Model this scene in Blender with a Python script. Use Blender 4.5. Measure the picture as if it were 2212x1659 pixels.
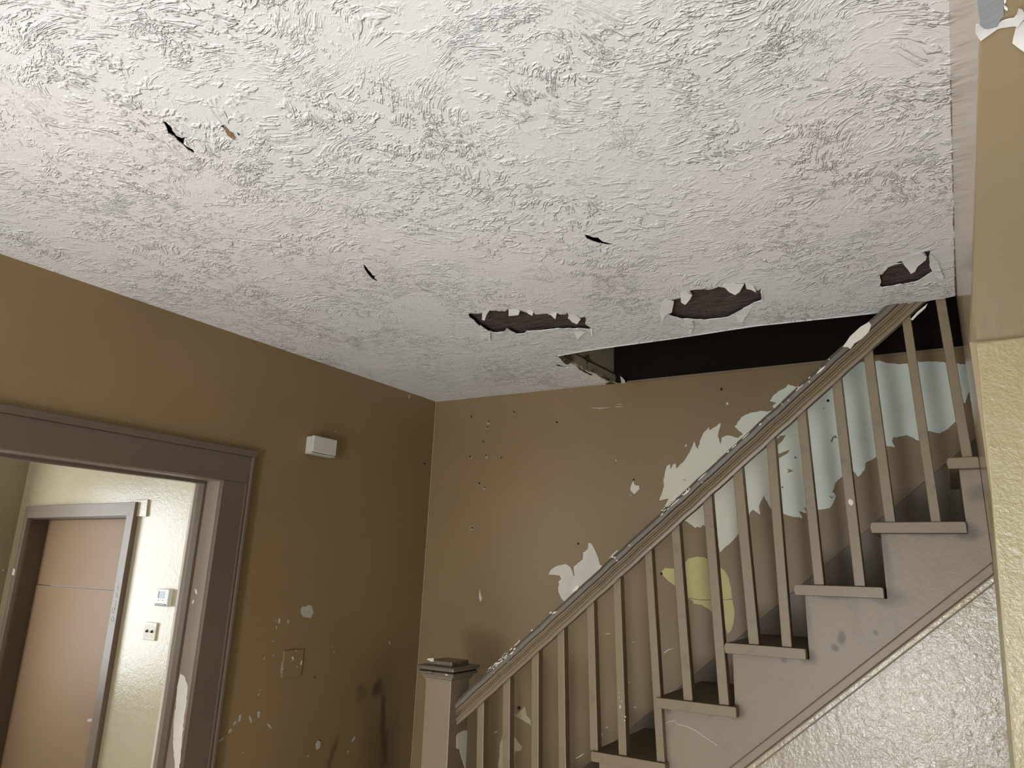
import bpy, bmesh, math, random
from mathutils import Vector, Matrix
from mathutils.geometry import delaunay_2d_cdt
random.seed(7)
for o in list(bpy.data.objects): bpy.data.objects.remove(o, do_unlink=True)
S = bpy.context.scene
COL = S.collection

# ------------------------------------------------------------------ camera
CAM = Vector((0, 0, 1.62))
FPX, CX, CY = 1534.0, 1106.0, 829.5
yaw, pit, rol = -0.55556799, 0.25972299, 0.03239681
fw = Vector((math.sin(yaw)*math.cos(pit), math.cos(yaw)*math.cos(pit), math.sin(pit)))
rt = Vector((math.cos(yaw), -math.sin(yaw), 0)); up = rt.cross(fw)
RX = rt*math.cos(rol) + up*math.sin(rol); UX = -rt*math.sin(rol) + up*math.cos(rol)
cd = bpy.data.cameras.new('camera'); cam = bpy.data.objects.new('camera', cd); COL.objects.link(cam)
cd.sensor_width = 36; cd.lens = 36*FPX/2212; cd.clip_start = 0.02
M = Matrix(((RX.x, UX.x, -fw.x), (RX.y, UX.y, -fw.y), (RX.z, UX.z, -fw.z))).to_4x4(); M.translation = CAM
cam.matrix_world = M
S.camera = cam
# ------------------------------------------------------------------ light
S.view_settings.view_transform = 'Standard'; S.view_settings.look = 'None'
S.view_settings.gamma = 1; S.view_settings.use_curve_mapping = False
S.view_settings.exposure = 0.0
W = bpy.data.worlds.new('sky'); S.world = W; W.use_nodes = True
W.node_tree.nodes['Background'].inputs[0].default_value = (.62, .74, .9, 1)
W.node_tree.nodes['Background'].inputs[1].default_value = 1.0
def area(name, loc, direction, sx, sy, power, col, spread=180):
    l = bpy.data.lights.new(name, 'AREA'); l.shape = 'RECTANGLE'; l.size = sx; l.size_y = sy
    l.energy = power; l.color = col; l.spread = math.radians(spread)
    o = bpy.data.objects.new(name, l); COL.objects.link(o)
    o.location = loc; o.rotation_euler = Vector(direction).to_track_quat('-Z', 'Y').to_euler()
    return o
# daylight entering by the front window behind the camera and the side window of the next room
area('front_window_daylight', (-0.45, -2.25, 1.10), (0, 1, .1), .38, 1.45, 38, (.95, .97, 1))
# added lamp tilted up to brighten the ceiling, standing in for ground bounce
area('ground_bounce_fill', (-0.40, -2.22, .55), (0, 1, 1.5), .55, .7, 58, (.97, .98, 1), 140)
# window in the left wall, behind the camera's left shoulder
area('left_window_daylight', (-2.40, -1.02, 1.35), (1, .1, .25), 1.0, 1.2, 30, (.97, .98, 1))
sl0 = bpy.data.lights.new('sun', 'SUN'); sl0.energy = 38; sl0.angle = .02; sl0.color = (.97, .98, 1)
sun = bpy.data.objects.new('sun', sl0); COL.objects.link(sun); sun.rotation_euler = Vector((-.22, 1, -.47)).to_track_quat('-Z', 'Y').to_euler()
area('side_window_daylight', (-5.28, 1.42, 1.45), (1, 0, 0), 0.95, 1.3, 25, (.95, .98, 1))
area('next_room_fill', (-3.9, -2.2, 1.5), (0, 1, .25), 1.3, 1.4, 45, (1, .97, .92))  # added fill lamp to brighten the next room; no window stands here

# ------------------------------------------------------------------ helpers
Z0 = 1.62
def ray(px, py): return RX*((px-CX)/FPX) + UX*(-(py-CY)/FPX) + fw
class Fr:
    """a plane in the room: origin, two in-plane axes, outward normal"""
    def __init__(s, o, u, v, n=None):
        s.o = Vector(o); s.u = Vector(u).normalized(); v = Vector(v); s.v = (v - s.u*v.dot(s.u)).normalized()
        s.n = Vector(n) if n else s.u.cross(s.v); s.n = s.u.cross(s.v)*(1 if s.u.cross(s.v).dot(s.n) > 0 else -1)
    def uv(s, px, py, off=0.0):
        d = ray(px, py); t = (s.o + s.n*off - CAM).dot(s.n)/d.dot(s.n); p = CAM + d*t - s.o
        return (p.dot(s.u), p.dot(s.v))
    def w(s, u, v, n=0.0): return s.o + s.u*u + s.v*v + s.n*n
    def pl(s, pts, off=0.0): return [s.uv(a, b, off) for a, b in pts]
def zoom(ox, oy, sc, pts): return [(ox+a/sc, oy+b/sc) for a, b in pts]
def mesh(name, bm, mat, parent=None, smooth=False, bevel=0):
    bmesh.ops.remove_doubles(bm, verts=bm.verts, dist=1e-6)
    bmesh.ops.recalc_face_normals(bm, faces=bm.faces)
    me = bpy.data.meshes.new(name); bm.to_mesh(me); bm.free()
    for m_ in (mat if isinstance(mat, (list, tuple)) else [mat]): me.materials.append(m_)
    if smooth:
        for p in me.polygons: p.use_smooth = True
    o = bpy.data.objects.new(name, me); COL.objects.link(o)
    if parent: o.parent = parent
    if bevel:
        b = o.modifiers.new('bevel', 'BEVEL'); b.width = bevel; b.segments = 2; b.limit_method = 'ANGLE'; b.angle_limit = .7
    return o
def boxbm(bm, fr, u0, u1, v0, v1, n0, n1, mi=0):
    vs = [bm.verts.new(fr.w(u, v, n)) for n in (n0, n1) for v in (v0, v1) for u in (u0, u1)]
    for f in ((0,1,3,2),(4,6,7,5),(0,4,5,1),(2,3,7,6),(0,2,6,4),(1,5,7,3)):
        bm.faces.new([vs[i] for i in f]).material_index = mi
def inside(p, poly_):
    c = False; n = len(poly_)
    for i in range(n):
        a = poly_[i]; b = poly_[i-1]
        if (a[1] > p[1]) != (b[1] > p[1]) and p[0] < (b[0]-a[0])*(p[1]-a[1])/(b[1]-a[1])+a[0]: c = not c
    return c
def prism(bm, fr, pts, n0, n1, mi=0):
    if len(pts) <= 4:
        a = [bm.verts.new(fr.w(u, v, n1)) for u, v in pts]; b = [bm.verts.new(fr.w(u, v, n0)) for u, v in pts]
        fs = [bm.faces.new(a), bm.faces.new(b[::-1])]
        for i in range(len(pts)):
            j = (i+1) % len(pts); fs.append(bm.faces.new((a[i], b[i], b[j], a[j])))
    else:
        k = len(pts); V, E_, F, *_ = delaunay_2d_cdt([Vector(p) for p in pts], [(i, (i+1) % k) for i in range(k)], [], 0, 1e-7)
        a = [bm.verts.new(fr.w(p.x, p.y, n1)) for p in V]; b = [bm.verts.new(fr.w(p.x, p.y, n0)) for p in V]
        fs = []; cnt = {}
        for f in F:
            c = sum((V[i] for i in f), Vector((0, 0)))/len(f)
            if not inside(c, pts): continue
            f = list(f); fs.append(bm.faces.new([a[i] for i in f])); fs.append(bm.faces.new([b[i] for i in f[::-1]]))
            for i in range(len(f)):
                e = (f[i], f[(i+1) % len(f)]); key = tuple(sorted(e)); cnt.setdefault(key, []).append(e)
        for l in cnt.values():
            if len(l) == 1: i, j = l[0]; fs.append(bm.faces.new((a[j], a[i], b[i], b[j])))
        for v in a+b:
            if not v.link_faces: bm.verts.remove(v)
    for f in fs: f.material_index = mi
def box(name, fr, u0, u1, v0, v1, n0, n1, mat, parent=None, bevel=0):
    bm = bmesh.new(); boxbm(bm, fr, u0, u1, v0, v1, n0, n1); return mesh(name, bm, mat, parent, bevel=bevel)
def poly(name, fr, pts, n0, n1, mat, parent=None, bevel=0):
    bm = bmesh.new(); prism(bm, fr, pts, n0, n1); return mesh(name, bm, mat, parent, bevel=bevel)
def jag(pts, amp, step, seed=1):
    """torn edge: subdivide an outline and jitter it"""
    r = random.Random(seed); out = []
    for i, p in enumerate(pts):
        q = pts[(i+1) % len(pts)]; L = math.hypot(q[0]-p[0], q[1]-p[1]); k = max(1, int(L/step))
        out.append(p)
        for j in range(1, k):
            t = j/k; out.append((p[0]+(q[0]-p[0])*t + r.uniform(-amp, amp), p[1]+(q[1]-p[1])*t + r.uniform(-amp, amp)))
    return out
def empty(name, loc):
    o = bpy.data.objects.new(name, None); o.empty_display_size = .05; COL.objects.link(o); o.location = loc; return o
def adopt(root, o):
    o.parent = root; o.matrix_parent_inverse = Matrix.Translation(-root.location); return o
def tag(o, label=None, cat=None, group=None, kind=None):
    if label: o['label'] = label
    if cat: o['category'] = cat
    if group: o['group'] = group
    if kind: o['kind'] = kind
    return o
def structure(o): o['kind'] = 'structure'; return o

# ------------------------------------------------------------------ materials
def lin(c): return tuple(((x/255)/12.92 if x/255 <= .04045 else ((x/255+.055)/1.055)**2.4) for x in c)
def newmat(name):
    m = bpy.data.materials.new(name); m.use_nodes = True; nt = m.node_tree; return m, nt, nt.nodes['Principled BSDF']
def N(nt, t, **k):
    n = nt.nodes.new(t)
    for a, b in k.items():
        if a == 'ins':
            for i, v in b.items(): n.inputs[i].default_value = v
        else: setattr(n, a, b)
    return n
def pos(nt, scale=(1,1,1)):
    g = N(nt, 'ShaderNodeNewGeometry'); m = N(nt, 'ShaderNodeMapping'); m.inputs['Scale'].default_value = scale
    nt.links.new(g.outputs['Position'], m.inputs['Vector']); return m.outputs[0]
def noise(nt, vec, scale, detail=4, rough=.55, dist=0):
    n = N(nt, 'ShaderNodeTexNoise', ins={'Scale': scale, 'Detail': detail, 'Roughness': rough, 'Distortion': dist})
    nt.links.new(vec, n.inputs['Vector']); return n.outputs['Fac']
def mrange(nt, v, a, b, c=0., d=1., smooth=False):
    n = N(nt, 'ShaderNodeMapRange', ins={'From Min': a, 'From Max': b, 'To Min': c, 'To Max': d})
    if smooth: n.interpolation_type = 'SMOOTHSTEP'
    nt.links.new(v, n.inputs['Value']); return n.outputs['Result']
def math_(nt, op, a, b=None, c=None):
    n = N(nt, 'ShaderNodeMath', operation=op)
    for i, x in enumerate((a, b, c)):
        if x is None: continue
        if isinstance(x, (int, float)): n.inputs[i].default_value = x
        else: nt.links.new(x, n.inputs[i])
    return n.outputs[0]
def mix(nt, f, a, b):
    n = N(nt, 'ShaderNodeMix', data_type='RGBA')
    nt.links.new(f, n.inputs[0])
    for s, x in ((6, a), (7, b)):
        if isinstance(x, tuple): n.inputs[s].default_value = (*x[:3], 1)
        else: nt.links.new(x, n.inputs[s])
    return n.outputs[2]
def bump(nt, b, h, dist, strength=1.0):
    n = N(nt, 'ShaderNodeBump', ins={'Strength': strength, 'Distance': dist}); nt.links.new(h, n.inputs['Height'])
    nt.links.new(n.outputs[0], b.inputs['Normal']); return n
def paint(name, c, c2=None, rough=.45, bd=.0006, bs=90, spec=.5, var=1.3, stains_shade=(), dirt=None, dirt_amt=.5, dirt_scale=7, sd=.12, fl=0, flc=(.75,.72,.6)):
    m, nt, b = newmat(name); v = pos(nt); c2 = c2 or tuple(x*.86 for x in c)
    col = mix(nt, mrange(nt, noise(nt, v, var, 3), .35, .65), c, c2)
    if dirt:
        d = mrange(nt, noise(nt, v, dirt_scale, 6, .7, .4), .56, .72, 0, dirt_amt); col = mix(nt, d, col, dirt)
    for (loc, rotz, scl, strength, sc, axes) in stains_shade:
        g = N(nt, 'ShaderNodeNewGeometry')
        nz = N(nt, 'ShaderNodeTexNoise', ins={'Scale': 9., 'Detail': 5., 'Roughness': .65}); nt.links.new(g.outputs['Position'], nz.inputs['Vector'])
        sub = N(nt, 'ShaderNodeVectorMath', operation='SUBTRACT'); nt.links.new(nz.outputs['Color'], sub.inputs[0]); sub.inputs[1].default_value = (.5,.5,.5)
        sca = N(nt, 'ShaderNodeVectorMath', operation='SCALE'); nt.links.new(sub.outputs[0], sca.inputs[0]); sca.inputs['Scale'].default_value = sd
        add = N(nt, 'ShaderNodeVectorMath', operation='ADD'); nt.links.new(g.outputs['Position'], add.inputs[0]); nt.links.new(sca.outputs[0], add.inputs[1])
        mp = N(nt, 'ShaderNodeMapping', vector_type='TEXTURE'); mp.inputs['Location'].default_value = loc; mp.inputs['Rotation'].default_value = axes; mp.inputs['Scale'].default_value = scl
        nt.links.new(add.outputs[0], mp.inputs['Vector'])
        ln = N(nt, 'ShaderNodeVectorMath', operation='LENGTH'); nt.links.new(mp.outputs[0], ln.inputs[0])
        col = mix(nt, mrange(nt, ln.outputs['Value'], 1.0, .25, 0, strength, True), col, sc)
    if dirt:
        sp = mrange(nt, noise(nt, v, 70, 4, .7), .64, .70, 0, dirt_amt*.8); col = mix(nt, sp, col, tuple(x*.5 for x in dirt))
    if fl:
        f = mrange(nt, noise(nt, v, 38, 5, .7), fl, fl+.03); col = mix(nt, f, col, flc)
    nt.links.new(col, b.inputs['Base Color']); b.inputs['Roughness'].default_value = rough
    b.inputs['Specular IOR Level'].default_value = spec
    h = math_(nt, 'ADD', noise(nt, v, bs, 3, .6), math_(nt, 'MULTIPLY', noise(nt, v, bs*.13, 2), 2.2))
    bump(nt, b, h, bd)
    return m
TAN = (.218, .154, .072); TAN2 = (.188, .130, .058)
# ceiling plaster : skip-trowel ridges
def ceiling_mat():
    m, nt, b = newmat('ceiling_plaster'); v = pos(nt)
    wr = N(nt, 'ShaderNodeTexNoise', ins={'Scale': 1.7, 'Detail': 2.}); nt.links.new(v, wr.inputs['Vector'])
    s = N(nt, 'ShaderNodeVectorMath', operation='SCALE'); nt.links.new(wr.outputs['Color'], s.inputs[0]); s.inputs['Scale'].default_value = 1.5
    a = N(nt, 'ShaderNodeVectorMath', operation='ADD'); nt.links.new(v, a.inputs[0]); nt.links.new(s.outputs[0], a.inputs[1])
    def ridges(scl, scale, lo, dist):
        mp = N(nt, 'ShaderNodeMapping', ins={'Scale': scl}); nt.links.new(a.outputs[0], mp.inputs['Vector'])
        n = noise(nt, mp.outputs[0], scale, 3, .5, dist)
        r = math_(nt, 'SUBTRACT', 1.0, math_(nt, 'MULTIPLY', math_(nt, 'ABSOLUTE', math_(nt, 'SUBTRACT', n, .5)), 2.0))
        return mrange(nt, r, lo, 1.0, 0, 1, True)
    r1 = ridges((1, 2.3, 1), 14, .80, .7)
    r2 = ridges((1.6, 1.2, 1), 24, .80, 1.2)
    brk = mrange(nt, noise(nt, v, 21, 3, .6), .46, .56, 0, 1, True)
    brk2 = mrange(nt, noise(nt, v, 33, 2, .6), .50, .58, 0, 1, True)
    lump = mrange(nt, noise(nt, v, 40, 4, .65, .6), .55, .75)
    mask = mrange(nt, noise(nt, v, 2.3, 3, .6), .42, .56)
    fine = noise(nt, v, 190, 3, .6)
    h = math_(nt, 'ADD', math_(nt, 'MULTIPLY', r1, brk), math_(nt, 'MULTIPLY', math_(nt, 'MULTIPLY', r2, brk2), math_(nt, 'ADD', math_(nt, 'MULTIPLY', mask, .8), .1)))
    h = math_(nt, 'ADD', h, math_(nt, 'MULTIPLY', lump, .5))
    h = math_(nt, 'MULTIPLY', h, mrange(nt, noise(nt, v, 4.5, 3, .6), .36, .55, .2, 1))
    h = math_(nt, 'ADD', h, math_(nt, 'MULTIPLY', fine, .10))
    h = math_(nt, 'ADD', h, math_(nt, 'MULTIPLY', noise(nt, v, 2.5, 2), 2.0))
    bump(nt, b, h, .0036)
    c = mix(nt, mrange(nt, noise(nt, v, .9, 2), .4, .6), (.77, .745, .73), (.73, .74, .725))
    c = mix(nt, mrange(nt, noise(nt, v, 3.1, 4, .7), .62, .75, 0, .25), c, (.62, .52, .42))
    nt.links.new(c, b.inputs['Base Color']); b.inputs['Roughness'].default_value = .38
    b.inputs['Specular IOR Level'].default_value = .5
    return m
def glossy_plaster(name, c, c2, rough=.28, d=.0035):
    m, nt, b = newmat(name); v = pos(nt)
    col = mix(nt, mrange(nt, noise(nt, v, 2.2, 5, .7), .4, .65), c, c2)
    col = mix(nt, mrange(nt, noise(nt, v, 24, 5, .7), .66, .74, 0, .6), col, tuple(x*.45 for x in c))
    nt.links.new(col, b.inputs['Base Color']); b.inputs['Roughness'].default_value = rough; b.inputs['Specular IOR Level'].default_value = .9
    h = math_(nt, 'ADD', noise(nt, v, 42, 4, .6, .5), math_(nt, 'MULTIPLY', noise(nt, v, 110, 3, .6), .6))
    bump(nt, b, h, d); return m
def plain(name, c, rough=.5, metallic=0, bd=0, bs=60):
    m, nt, b = newmat(name); v = pos(nt)
    col = mix(nt, mrange(nt, noise(nt, v, bs*.2, 3), .35, .65), c, tuple(x*.9 for x in c)); nt.links.new(col, b.inputs['Base Color'])
    b.inputs['Roughness'].default_value = rough; b.inputs['Metallic'].default_value = metallic
    if bd: bump(nt, b, noise(nt, v, bs, 4, .65), bd)
    return m
M_ceil = ceiling_mat()
M_trim = paint('trim_paint', (.118, .090, .062), (.10, .076, .051), rough=.38, bd=.0005, bs=60, dirt=(.1,.075,.05), dirt_amt=.35)
M_jamb = paint('jamb_paint', (.25, .20, .155), (.22, .175, .13), rough=.38, bd=.0007, bs=45, dirt=(.12,.09,.06), dirt_amt=.3, fl=.70)
M_stair = paint('stair_paint', (.19, .145, .082), (.17, .128, .072), rough=.4, bd=.0007, bs=55, dirt=(.10,.075,.045), dirt_amt=.55, dirt_scale=11)
M_string = paint('stringer_paint', (.215, .172, .115), (.19, .148, .09), rough=.42, bd=.0009, bs=40, dirt=(.13,.10,.07), dirt_amt=.5, dirt_scale=9)
M_tread = paint('tread_dirty', (.085, .062, .038), (.055, .04, .025), rough=.6, bd=.001, bs=70, dirt=(.16,.12,.08), dirt_amt=.5, dirt_scale=20)
M_worn = paint('rail_worn', (.13, .108, .082), (.085, .07, .052), rough=.45, bd=.0012, bs=60, dirt=(.05,.036,.025), dirt_amt=.6, dirt_scale=16, fl=.655)
M_dark = plain('unlit_void_shade', (.012, .009, .008), .9)  # near-black colour puts in the darkness of unlit spaces
def oldwood():
    m, nt, b = newmat('old_wood'); v = pos(nt, (9, 34, 34)); n1 = noise(nt, v, 2.2, 7, .7, .8)
    c = mix(nt, mrange(nt, n1, .36, .66), (.022, .014, .012), (.125, .085, .072))
    c = mix(nt, mrange(nt, noise(nt, pos(nt), 120, 3), .68, .72), c, (.4, .36, .3))
    nt.links.new(c, b.inputs['Base Color']); b.inputs['Roughness'].default_value = .85; bump(nt, b, n1, .006); return m
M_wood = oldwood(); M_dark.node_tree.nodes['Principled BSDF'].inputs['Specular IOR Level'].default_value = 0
M_chip = plain('plaster_pale', (.62, .585, .50), .6, 0, .0006, 60)
M_chip_shade = plain('plaster_pale_shade', (.40, .38, .31), .6, 0, .0006, 60)  # the pale chip colour darkened for the dim light on the left wall
M_white = plain('plaster_white', (.80, .79, .76), .55, 0, .0008, 40)
M_hole = plain('hole_black', (.01, .008, .006), .9)
M_yell = plain('old_yellow_paint', (.50, .45, .17), .5, 0, .0003, 60)
def mint():
    m, nt, b = newmat('old_mint_paint'); g = N(nt, 'ShaderNodeNewGeometry'); sx = N(nt, 'ShaderNodeSeparateXYZ'); nt.links.new(g.outputs['Position'], sx.inputs[0])
    v = pos(nt); k = math_(nt, 'ADD', sx.outputs[0], math_(nt, 'MULTIPLY', noise(nt, v, 5, 4), .5))
    c = mix(nt, mrange(nt, k, -.75, -.15), (.62, .59, .46), (.60, .65, .57))
    c = mix(nt, mrange(nt, noise(nt, v, 17, 5, .7), .6, .75, 0, .3), c, (.36, .35, .27))
    nt.links.new(c, b.inputs['Base Color']); b.inputs['Roughness'].default_value = .5
    bump(nt, b, noise(nt, v, 60, 3), .0005); return m
M_mint = mint()
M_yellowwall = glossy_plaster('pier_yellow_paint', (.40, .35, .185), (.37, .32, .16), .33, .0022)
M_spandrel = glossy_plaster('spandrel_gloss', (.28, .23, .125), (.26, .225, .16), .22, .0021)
M_far = glossy_plaster('next_room_gloss', (.56, .49, .32), (.60, .55, .40), .24, .0014)
M_slab = paint('door_sheet', (.34, .225, .13), (.31, .20, .115), rough=.5, bd=.0004, bs=30)
M_floor = paint('floor_boards', (.285, .262, .235), (.25, .225, .20), rough=.45, bd=.001, bs=20)
M_soffit = paint('beam_paint', (.36, .285, .175), (.33, .26, .155), rough=.16, bd=.0003, bs=40)
M_metal = plain('galvanised', (.40, .44, .48), .4, .3, .003, 18)
M_plast = plain('chime_plastic', (.52, .50, .44), .4)
M_thw = plain('thermostat_white', (.85, .85, .84), .35)
M_black = plain('black_print', (.01, .01, .012), .4)
M_lcd = plain('lcd_grey', (.30, .38, .42), .2)
M_brass = plain('pale_switch', (.80, .76, .62), .4)

# ------------------------------------------------------------------ frames
H = Z0 + .905
def fc(px, py, z=H): d = ray(px, py); t = (z-CAM.z)/d.z; return CAM + d*t
A0 = fc(0, 548); A1 = fc(943, 868); B1 = fc(2083, 750)
FB = Fr(A1, (B1-A1), (0, 0, 1), (0, -1, 0))               # back wall, u to the right, v up
cu, cv = FB.uv(888, 1659); A2 = FB.w(cu, cv)              # corner further down
ua = (A0-A1).normalized(); dn = (A1-A2).normalized()
FA = Fr(A1, ua, dn, (1, 0, 0))                            # left wall, u towards the camera, v up
FS = Fr((0, 2.6, 0), (1, 0, 0), (0, 0, 1), (0, -1, 0))    # face of the staircase
FC = Fr((0, 0, H), (1, 0, 0), (0, 1, 0), (0, 0, -1))      # ceiling
FP = Fr((0, 2.055, 0), (1, 0, 0), (0, 0, 1), (0, -1, 0))  # pier face
FT = Fr((0, 2.4, 0), (1, 0, 0), (0, 0, 1), (0, -1, 0))    # far wall of the next room
ZB = Z0 + .60
FO = Fr((0, 0, ZB), (1, 0, 0), (0, 1, 0), (0, 0, -1))     # beam soffit

# ------------------------------------------------------------------ shell
floor = structure(box('floor', Fr((0,0,0),(1,0,0),(0,1,0),(0,0,1)), -5.6, 1.9, -2.5, 3.4, -.12, 0, M_floor))
# ceiling with torn holes
z5 = lambda p: zoom(950, 500, 2.765, p)
hole1 = z5([(170,492),(182,488),(248,486),(262,474),(262,500),(275,495),(300,467),(390,472),(410,455),(420,462),(412,485),(430,488),(470,480),(485,466),(515,478),(550,486),(565,480),(570,490),(600,488),(640,484),(655,492),(685,505),(700,480),(720,493),(755,488),(760,478),(770,495),(765,515),(790,530),(820,537),(835,512),(870,508),(872,530),(868,552),(890,568),(905,575),(895,585),(850,580),(760,580),(680,582),(600,590),(520,592),(505,608),(460,610),(430,595),(400,578),(385,598),(320,602),(280,592),(240,570),(205,530),(180,515)])
hole2 = z5([(1350,488),(1370,485),(1375,470),(1385,440),(1400,418),(1378,408),(1435,398),(1440,375),(1450,415),(1475,418),(1510,378),(1490,352),(1560,345),(1620,345),(1665,328),(1715,340),(1725,355),(1760,360),(1790,345),(1810,325),(1822,303),(1830,335),(1860,335),(1905,350),(1918,333),(1915,360),(1925,385),(1920,410),(1875,425),(1850,440),(1800,470),(1760,492),(1730,508),(1660,520),(1600,528),(1540,527),(1460,523),(1400,510)])
hole3 = zoom(1750, 500, 2.764, [(415,260),(430,258),(445,235),(465,215),(500,195),(548,178),(560,200),(580,225),(600,240),(640,210),(690,165),(697,150),(675,122),(722,115),(710,155),(712,205),(735,240),(700,262),(640,300),(590,312),(540,318),(480,330),(430,336),(415,325),(425,300)])
z3 = lambda p: zoom(300, 200, 3.687, p)
crack1 = z3([(190,215),(215,225),(262,270),(268,295),(300,335),(345,355),(400,345),(415,350),(375,362),(360,368),(358,400),(390,425),(430,445),(450,475),(435,475),(400,455),(360,415),(320,385),(285,345),(245,322),(205,320),(200,312),(235,312),(222,275)])
crack3 = z3([(1785,1375),(1800,1385),(1845,1440),(1860,1465),(1885,1470),(1875,1485),(1900,1505),(1895,1515),(1860,1495),(1820,1450),(1798,1415)])
crack4 = z5([(863,10),(885,15),(915,28),(945,30),(975,55),(1005,62),(1045,78),(1010,76),(975,70),(945,64),(915,54),(880,38)])
crack5 = z5([(568,960),(590,956),(620,951),(618,958),(590,964),(572,967)])
crack6 = zoom(0, 450, 4.148, [(1258,598),(1272,593),(1300,601),(1275,603)])
z6 = lambda p: zoom(1150, 700, 7.373, p)
torn1 = z6([(375,652),(392,640),(440,655),(480,668),(545,685),(590,697),(530,698),(430,682)])
torn2 = z6([(1165,962),(1200,928),(1240,920),(1290,935),(1400,972),(1425,985),(1380,992),(1300,985),(1220,982),(1180,977)])
holes_px = [hole1, hole2, hole3, crack1, crack3, crack4, crack5, crack6, torn1, torn2]
holes_px = [jag(h, 1.1 if i < 3 else .5, 6, 20+i) for i, h in enumerate(holes_px)]
holes = [FC.pl(h) for h in holes_px]
edge_px = z6([(1440,1010),(1480,960),(1400,960),(1290,925),(1235,905),(1150,860),(1050,820),(960,790),(880,740),(815,715),(740,690),(660,655),(600,615),(545,600),(480,570),(440,545),(385,512)]) + \
    [(1260,758.5),(1335,747.5),(1450,732),(1560,715),(1632,704),(1750,691.5),(1830,683),(1895,675.5),(1912,670.5),(1916,665),(1930,664),(1940,660),(1975,655),(2000,652),(2010,649),(2035,645.5),(2062,641)]
edge = FC.pl(edge_px)
ub, vb = A1.x, A1.y
outer = [(-2.5, -2.4), (.0845, -2.4), (.0855, 1.15), (.084, 2.552)] + edge[::-1][1:] + [(edge[0][0]-.01, B1.y+.03), (A1.x-.06, A1.y+.02)]
def near(p, poly_, d):
    return any(math.hypot(p[0]-q[0], p[1]-q[1]) < d for q in poly_)
vs, es = [], []
for lp in [outer]+holes:
    k = len(vs); vs += [Vector(p) for p in lp]; es += [(k+i, k+(i+1) % len(lp)) for i in range(len(lp))]
x = -2.4
while x < .05:
    y = -2.3
    while y < 3.1:
        p = (x+random.uniform(-.01,.01), y+random.uniform(-.01,.01))
        if inside(p, outer) and not any(inside(p, h) for h in holes) and not any(near(p, h, .03) for h in holes): vs.append(Vector(p))
        y += .09
    x += .09
V, Ed, F, *_ = delaunay_2d_cdt(vs, es, [], 0, 1e-6)
def sag(x, y):
    s = .004*math.sin(x*3.1+1)*math.sin(y*2.3) + .003*math.sin(x*5.3+y*4.1)
    return s*min(1, max(0, (x+2.42)/.25))*min(1, max(0, (2.5-y)/.3))*min(1, max(0, (.08-x)/.3))
bm = bmesh.new(); bv = [bm.verts.new((p.x, p.y, H - sag(p.x, p.y))) for p in V]
for f in F:
    c = sum((V[i] for i in f), Vector((0, 0)))/len(f)
    if inside(c, outer) and not any(inside(c, h) for h in holes): bm.faces.new([bv[i] for i in f])
loose = [v for v in bm.verts if not v.link_faces]; bmesh.ops.delete(bm, geom=loose, context='VERTS')
be = [e for e in bm.edges if len(e.link_faces) == 1]
r_ = bmesh.ops.extrude_edge_only(bm, edges=be)
for g in r_['geom']:
    if isinstance(g, bmesh.types.BMVert): g.co.z += .003
ceiling = structure(mesh('ceiling', bm, [M_ceil]))
if sum(p.normal.z*p.area for p in ceiling.data.polygons) > 0: ceiling.data.flip_normals()
# boards above the plaster, seen through the holes
for h in holes[:3]:
    x0 = min(p[0] for p in h)-.04; x1 = max(p[0] for p in h)+.04; y0 = min(p[1] for p in h)-.04; y1 = max(p[1] for p in h)+.04
    y = y0
    while y < y1:
        wv = random.uniform(.036, .044)
        box('lath_board', FC, x0, x1, y, y+wv-.003, -.026, -.016-random.uniform(0, .003), M_wood, ceiling)
        y += wv
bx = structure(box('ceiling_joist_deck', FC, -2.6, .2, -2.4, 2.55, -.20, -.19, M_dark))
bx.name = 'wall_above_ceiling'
# shallow chip with brown backing in the ceiling
poly('paint_chip', FC, FC.pl(z3([(668,272),(690,272),(715,305),(750,320),(755,345),(768,352),(762,375),(740,362),(705,338),(690,305)])), .0, .0012, plain('brown_chip', (.28,.17,.09), .8, 0, .004, 90), ceiling)
for q in ([(652,268),(668,258),(680,265),(668,272)], [(783,318),(795,325),(803,340),(792,335)]):
    poly('paint_chip', FC, FC.pl(z3(q)), 0, .0012, M_hole, ceiling)
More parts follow.
